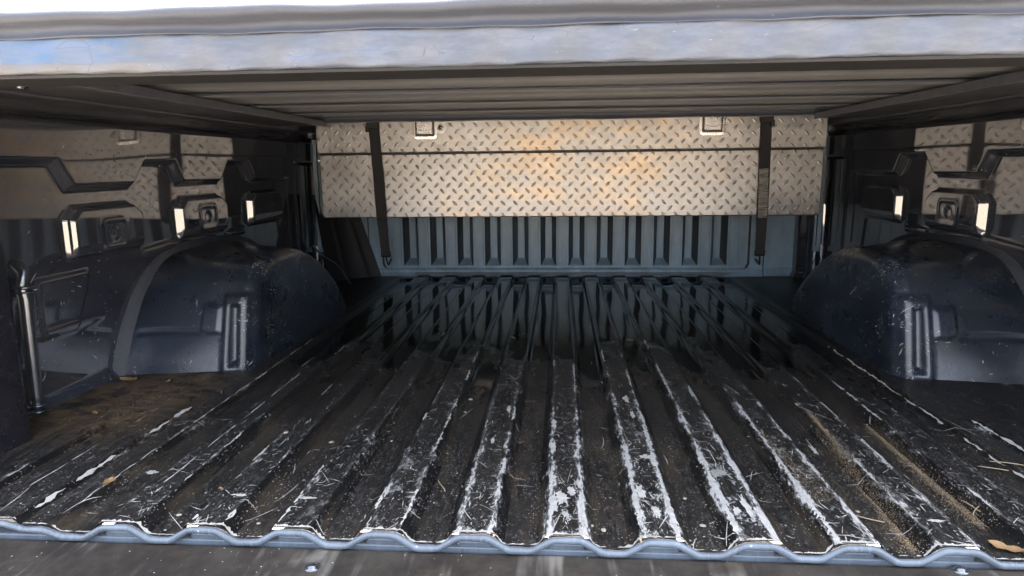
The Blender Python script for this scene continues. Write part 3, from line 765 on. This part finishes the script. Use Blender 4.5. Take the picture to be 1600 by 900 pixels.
def latch(cx, lock):
    y = TY-.004; cz, hw, hh = .540, .040, .052
    mb = MB(); loops(mb, [(rrect(cx, cz, hw, hh, .012), y), (rrect(cx, cz, hw-.001, hh-.001, .012), y-.0035), (rrect(cx, cz, hw-.009, hh-.009, .006), y-.0040), (rrect(cx, cz, hw-.0105, hh-.0105, .005), y-.0034), (rrect(cx, cz, hw-.0105, hh-.0105, .005), y-.0010)])
    la = mb.build('latch', M['steel'], lid, False)
    mb = MB(); loops(mb, [(rrect(cx, cz, hw-.0107, hh-.0107, .004), y-.0011), (rrect(cx, cz, hw-.012, hh-.012, .004), y-.0013)]); mb.build('latch_pan', M['darkmetal'], lid, False)
    a_ = hw-.0150; pts = [(cx-a_, cz+hh-.015), (cx-a_, cz-hh+.016), (cx+a_, cz-hh+.016), (cx+a_, cz+hh-.015)]
    mb = MB(); loops(mb, [(pts, y-.0012), (pts, y-.0060), ([(p[0]*.94+cx*.06, p[1]*.97+cz*.03) for p in pts], y-.0070)]); mb.build('paddle', M['steel'], lid, False)
    # scooped lower grip
    P = [(cx-a_*.9, .528)]+[(cx+a_*.9*math.cos(R(180+q*15)), .520-.006*math.sin(R(q*15))) for q in range(13)]+[(cx+a_*.9, .528)]
    mb = MB(); V = [(p[0], y-.0072, p[1]) for p in P]+[(p[0], y-.0098, p[1]+.001) for p in P]; n = len(P)
    mb.add(V, [(j, (j+1) % n, n+(j+1) % n, n+j) for j in range(n)]+[tuple(range(n, 2*n))]); mb.build('grip', M['steel'], lid, False)
    if lock:
        lx, lz = cx+.048, .524
        P = [(lx+.017*math.cos(R(q)), lz+.020*math.sin(R(q))) for q in range(-130, 131, 13)]
        mb = MB(); loops(mb, [(P, y), (P, y-.0026)]); mb.build('lock_plate', M['steel'], lid, False)
        cyl = MB(); loops(cyl, [([(lx+r_*math.cos(R(q*15)), lz+r_*math.sin(R(q*15))) for q in range(24)], yy) for r_, yy in [(.0105, y-.0027), (.0105, y-.005), (.0085, y-.0058), (.0080, y-.0045), (.0060, y-.0045), (.0055, y-.0062)]]); cyl.build('lock', M['steel'], lid, True)
        kb = MB(); kb.box(lx-.0012, lx+.0012, y-.0066, y-.0060, lz-.0035, lz+.0035); kb.build('keyhole', M['rub'], lid, False)
latch(LX, True); latch(RX, False)

# ============================================================ straps
def strap(label, xt, xb, worn, anchor, side):
    s_ = thing('tie_down_strap', label, 'strap', 'straps holding the toolbox down')
    th = .0016; w2 = .0165; y = TY-.0075
    path = [(xt-.001, 1.62, .6035), (xt, 1.41, .6035), (xt, y+.002, .600), (xt, y, .592), (xt+(xb-xt)*.5, y, .42), (xb, y, .262), (xb, y+.004, .246)]
    an = np.array(anchor); p0 = np.array(path[-1]); path += [tuple(p0*(1-f)+an*f) for f in (.3, .6, .85, 1.0)]
    def rib(pts, mat, name, ww=w2):
        V = []; F = []
        for i, p in enumerate(pts):
            p = np.array(p); a_ = np.array(pts[max(0, i-1)]); b_ = np.array(pts[min(len(pts)-1, i+1)]); tt = b_-a_; tt /= np.linalg.norm(tt)
            wv_ = np.array([1.0, 0, 0]); nn = np.cross(tt, wv_); nn /= np.linalg.norm(nn); e_ = rng.normal(0, .0004)
            for sx, sn in [(-1, -.5), (1, -.5), (1, .5), (-1, .5)]: V.append(p+wv_*(sx*ww+e_)+nn*sn*th)
        for i in range(len(pts)-1):
            for j in range(4): F.append((i*4+j, i*4+(j+1) % 4, (i+1)*4+(j+1) % 4, (i+1)*4+j))
        F += [(3, 2, 1, 0), tuple(range(len(V)-4, len(V)))]
        return link(name, mesh(V, F), mat, s_, False)
    fine = []
    for i in range(len(path)-1):
        for f in np.linspace(0, 1, 8, endpoint=False): fine.append(tuple(np.array(path[i])*(1-f)+np.array(path[i+1])*f))
    fine.append(path[-1]); rib(fine, M['strap'], 'webbing')
    if worn:
        wp = [(xt+(xb-xt)*f, y-.0022, .39-.145*f) for f in np.linspace(0, 1, 14)]; rib(wp, M['strapworn'], 'frayed_section', .0135)
    mb = MB(); bxk = xt; mb.box(bxk-.019, bxk+.019, y-.012, y-.001, .522, .556, .003); bk = mb.build('buckle', M['rub'], s_, False)
    mb = MB(); mb.box(bxk+side*.016-.006, bxk+side*.016+.006, y-.013, y-.002, .512, .530, .002); mb.build('buckle_lever', M['rub'], s_, False)
    a_ = an; mb = MB(); mb.box(a_[0]-.018, a_[0]+.018, a_[1]-.006, a_[1]+.006, a_[2]-.004, a_[2]+.018, .003); mb.build('end_fitting', M['rub'], s_, False)
    mb = MB(); mb.tube([(a_[0], a_[1], a_[2]), (a_[0]+.002, a_[1]+.004, a_[2]-.022), (a_[0]+.004, a_[1]+.012, a_[2]-.036), (a_[0]+.004, a_[1]+.028, a_[2]-.034), (a_[0]+.003, LEN+.004, a_[2]-.02)], .0035, 8); mb.build('hook', M['darkmetal'], s_, True)
    return s_
strap('black strap over the toolbox beside the latch with the round key lock', hit(584, 195, 1, TY)[0], hit(597, 335, 1, TY)[0], False, hit(603, 400, 1, 1.76), -1)
strap('black strap with a frayed grey lower part beside the latch without a lock', hit(1196, 190, 1, TY)[0], hit(1190, 335, 1, TY)[0], True, hit(1187, 398, 1, 1.76), 1)

# ============================================================ debris
def leaf_mesh(L, W, curl, seed):
    r_ = random.Random(seed); n = 9; V = []; F = []
    for i in range(n):
        u = i/(n-1); wd = W*math.sin(math.pi*min(.98, u*.95+.03))**.7*(.65+.6*r_.random())
        for j, v in enumerate((-1, -.5, 0, .5, 1)):
            V.append(((u-.5)*L+r_.uniform(-.02, .02)*L, v*wd*.5, .0012+curl*(abs(v)**1.6*W*.5+(u-.5)**2*L)*(.7+.5*r_.random())))
    for i in range(n-1):
        for j in range(4): F.append((i*5+j, i*5+j+1, (i+1)*5+j+1, (i+1)*5+j))
    me = mesh(V, F); return me
def lay(o, px, py, rz=None, lift=.0004):
    c = hit(px, py, 2, -.006); z = zfl(c[0], c[1]); c = hit(px, py, 2, z); z = zfl(c[0], c[1])
    o.location = (c[0], c[1], z+lift); o.rotation_euler = (0, 0, rz if rz is not None else rng.uniform(0, 6.28)); return o
LV = [(171, 765, .022, .013, 'orange brown dry leaf curl on the floor near the lip and corner post'),
      (201, 596, .036, .020, 'crumpled tan dry leaf at the foot of the wheel well seam strip'),
      (216, 577, .018, .012, 'small ochre leaf scrap stuck beside the wheel well base'),
      (1572, 861, .034, .016, 'broad brown dry leaf lying on the lip end of the bed floor'),
      (1000, 428, .026, .012, 'yellowed dry leaf at the ragged sealer below the bulkhead'),
      (150, 648, .020, .010, 'flat tan leaf flake in the brown dirt beside the upright tube'), (262, 598, .020, .008, 'thin brown leaf strip in dirt along the wheel well rear face'), (348, 765, .016, .006, 'thin pale curled leaf sliver on a rib beside the lip'),
      (984, 533, .018, .008, 'pale leaf scrap floating in the wet part of the floor')]
for i, (px, py, L, W, lb) in enumerate(LV):
    if L is None: continue
    me = leaf_mesh(L, W, .35, i+3); o = link('dry_leaf', me, M['leaf'], None); tag(o, lb, 'leaf', 'dry leaves in the truck bed'); lay(o, px, py)
def pebble(rx, seed):
    import bmesh
    r_ = random.Random(seed); bm = bmesh.new(); bmesh.ops.create_icosphere(bm, subdivisions=2, radius=1)
    for v in bm.verts:
        q = 1+.25*mnoise.noise(v.co*1.7+Vector((seed, 0, 0))); v.co = Vector((v.co.x*rx*q, v.co.y*rx*.75*q, (v.co.z*.3+.25)*rx*q))
    me = bpy.data.meshes.new('m'); bm.to_mesh(me); bm.free(); return me
for i, (px, py, r_) in enumerate([(735, 625, .0062), (727, 645, .0045), (518, 692, .0062), (447, 677, .0065), (943, 830, .006), (925, 822, .004), (1098, 823, .006), (280, 806, .005), (404, 819, .004), (1070, 780, .0045), (612, 690, .004), (1340, 800, .004)]):
    o = link('pebble', pebble(r_*.7, i), M['stone'], None); tag(o, 'small pale grit pebble lying on the scratched bed floor', 'pebble', 'grit pebbles on the bed floor'); lay(o, px, py)
for i, (px, py, L, an) in enumerate([(1345, 808, .05, 2.6), (1530, 790, .04, .9), (1520, 800, .035, 2.0), (1585, 738, .06, 2.9), (1560, 738, .05, 2.7), (690, 762, .03, 1.9), (672, 765, .026, .2), (1390, 720, .03, .1), (480, 870, .03, .4)][:6]):
    mb = MB(); n = 7; mb.tube([((u-.5)*L, .08*L*math.sin(u*3+i), .0016+.002*u) for u in np.linspace(0, 1, n)], [.0007]*(n-1)+[.0003], 6)
    o = mb.build('straw', M['straw'], None, True); tag(o, 'thin tan dry straw stalk lying across the bed floor', 'straw', 'straw stalks on the bed floor'); lay(o, px, py, an, .0012)
# grit washed along two channels
gv, gf = [], []
def grains(a_, b_, n, wid, s0):
    pa, pb = hit(*a_, 2, -.0135), hit(*b_, 2, -.0135)
    for i in range(n):
        t_ = rng.random()**.8; p = pa*(1-t_)+pb*t_; x = p[0]+rng.standard_t(2.2)*wid*(.5+.7*t_)*(.6+.5*math.sin(t_*17)**2); y = p[1]+rng.normal(0, .006)
        if y < .008: continue
        s = s0*rng.uniform(.5, 1.5); z = zfl(x, y); b = len(gv)
        an = rng.uniform(0, 6.28)
        for q in range(4): gv.append((x+s*math.cos(an+q*1.571), y+s*1.1*math.sin(an+q*1.571), z+s*.25))
        gv.append((x, y, z+s*1.0)); gf.extend([(b, b+1, b+4), (b+1, b+2, b+4), (b+2, b+3, b+4), (b+3, b, b+4)])
grains((1262, 655), (1430, 862), 4200, .0045, .00048)
grains((1352, 662), (1535, 822), 4200, .0055, .00048)
grains((1190, 690), (1290, 800), 900, .012, .0005)
grains((120, 700), (270, 610), 1800, .035, .0005)
o = link('sand', mesh(gv, gf), M['sand'], None, False); o['kind'] = 'stuff'; tag(o, 'tan grit washed into lines along the floor channels', 'grit')
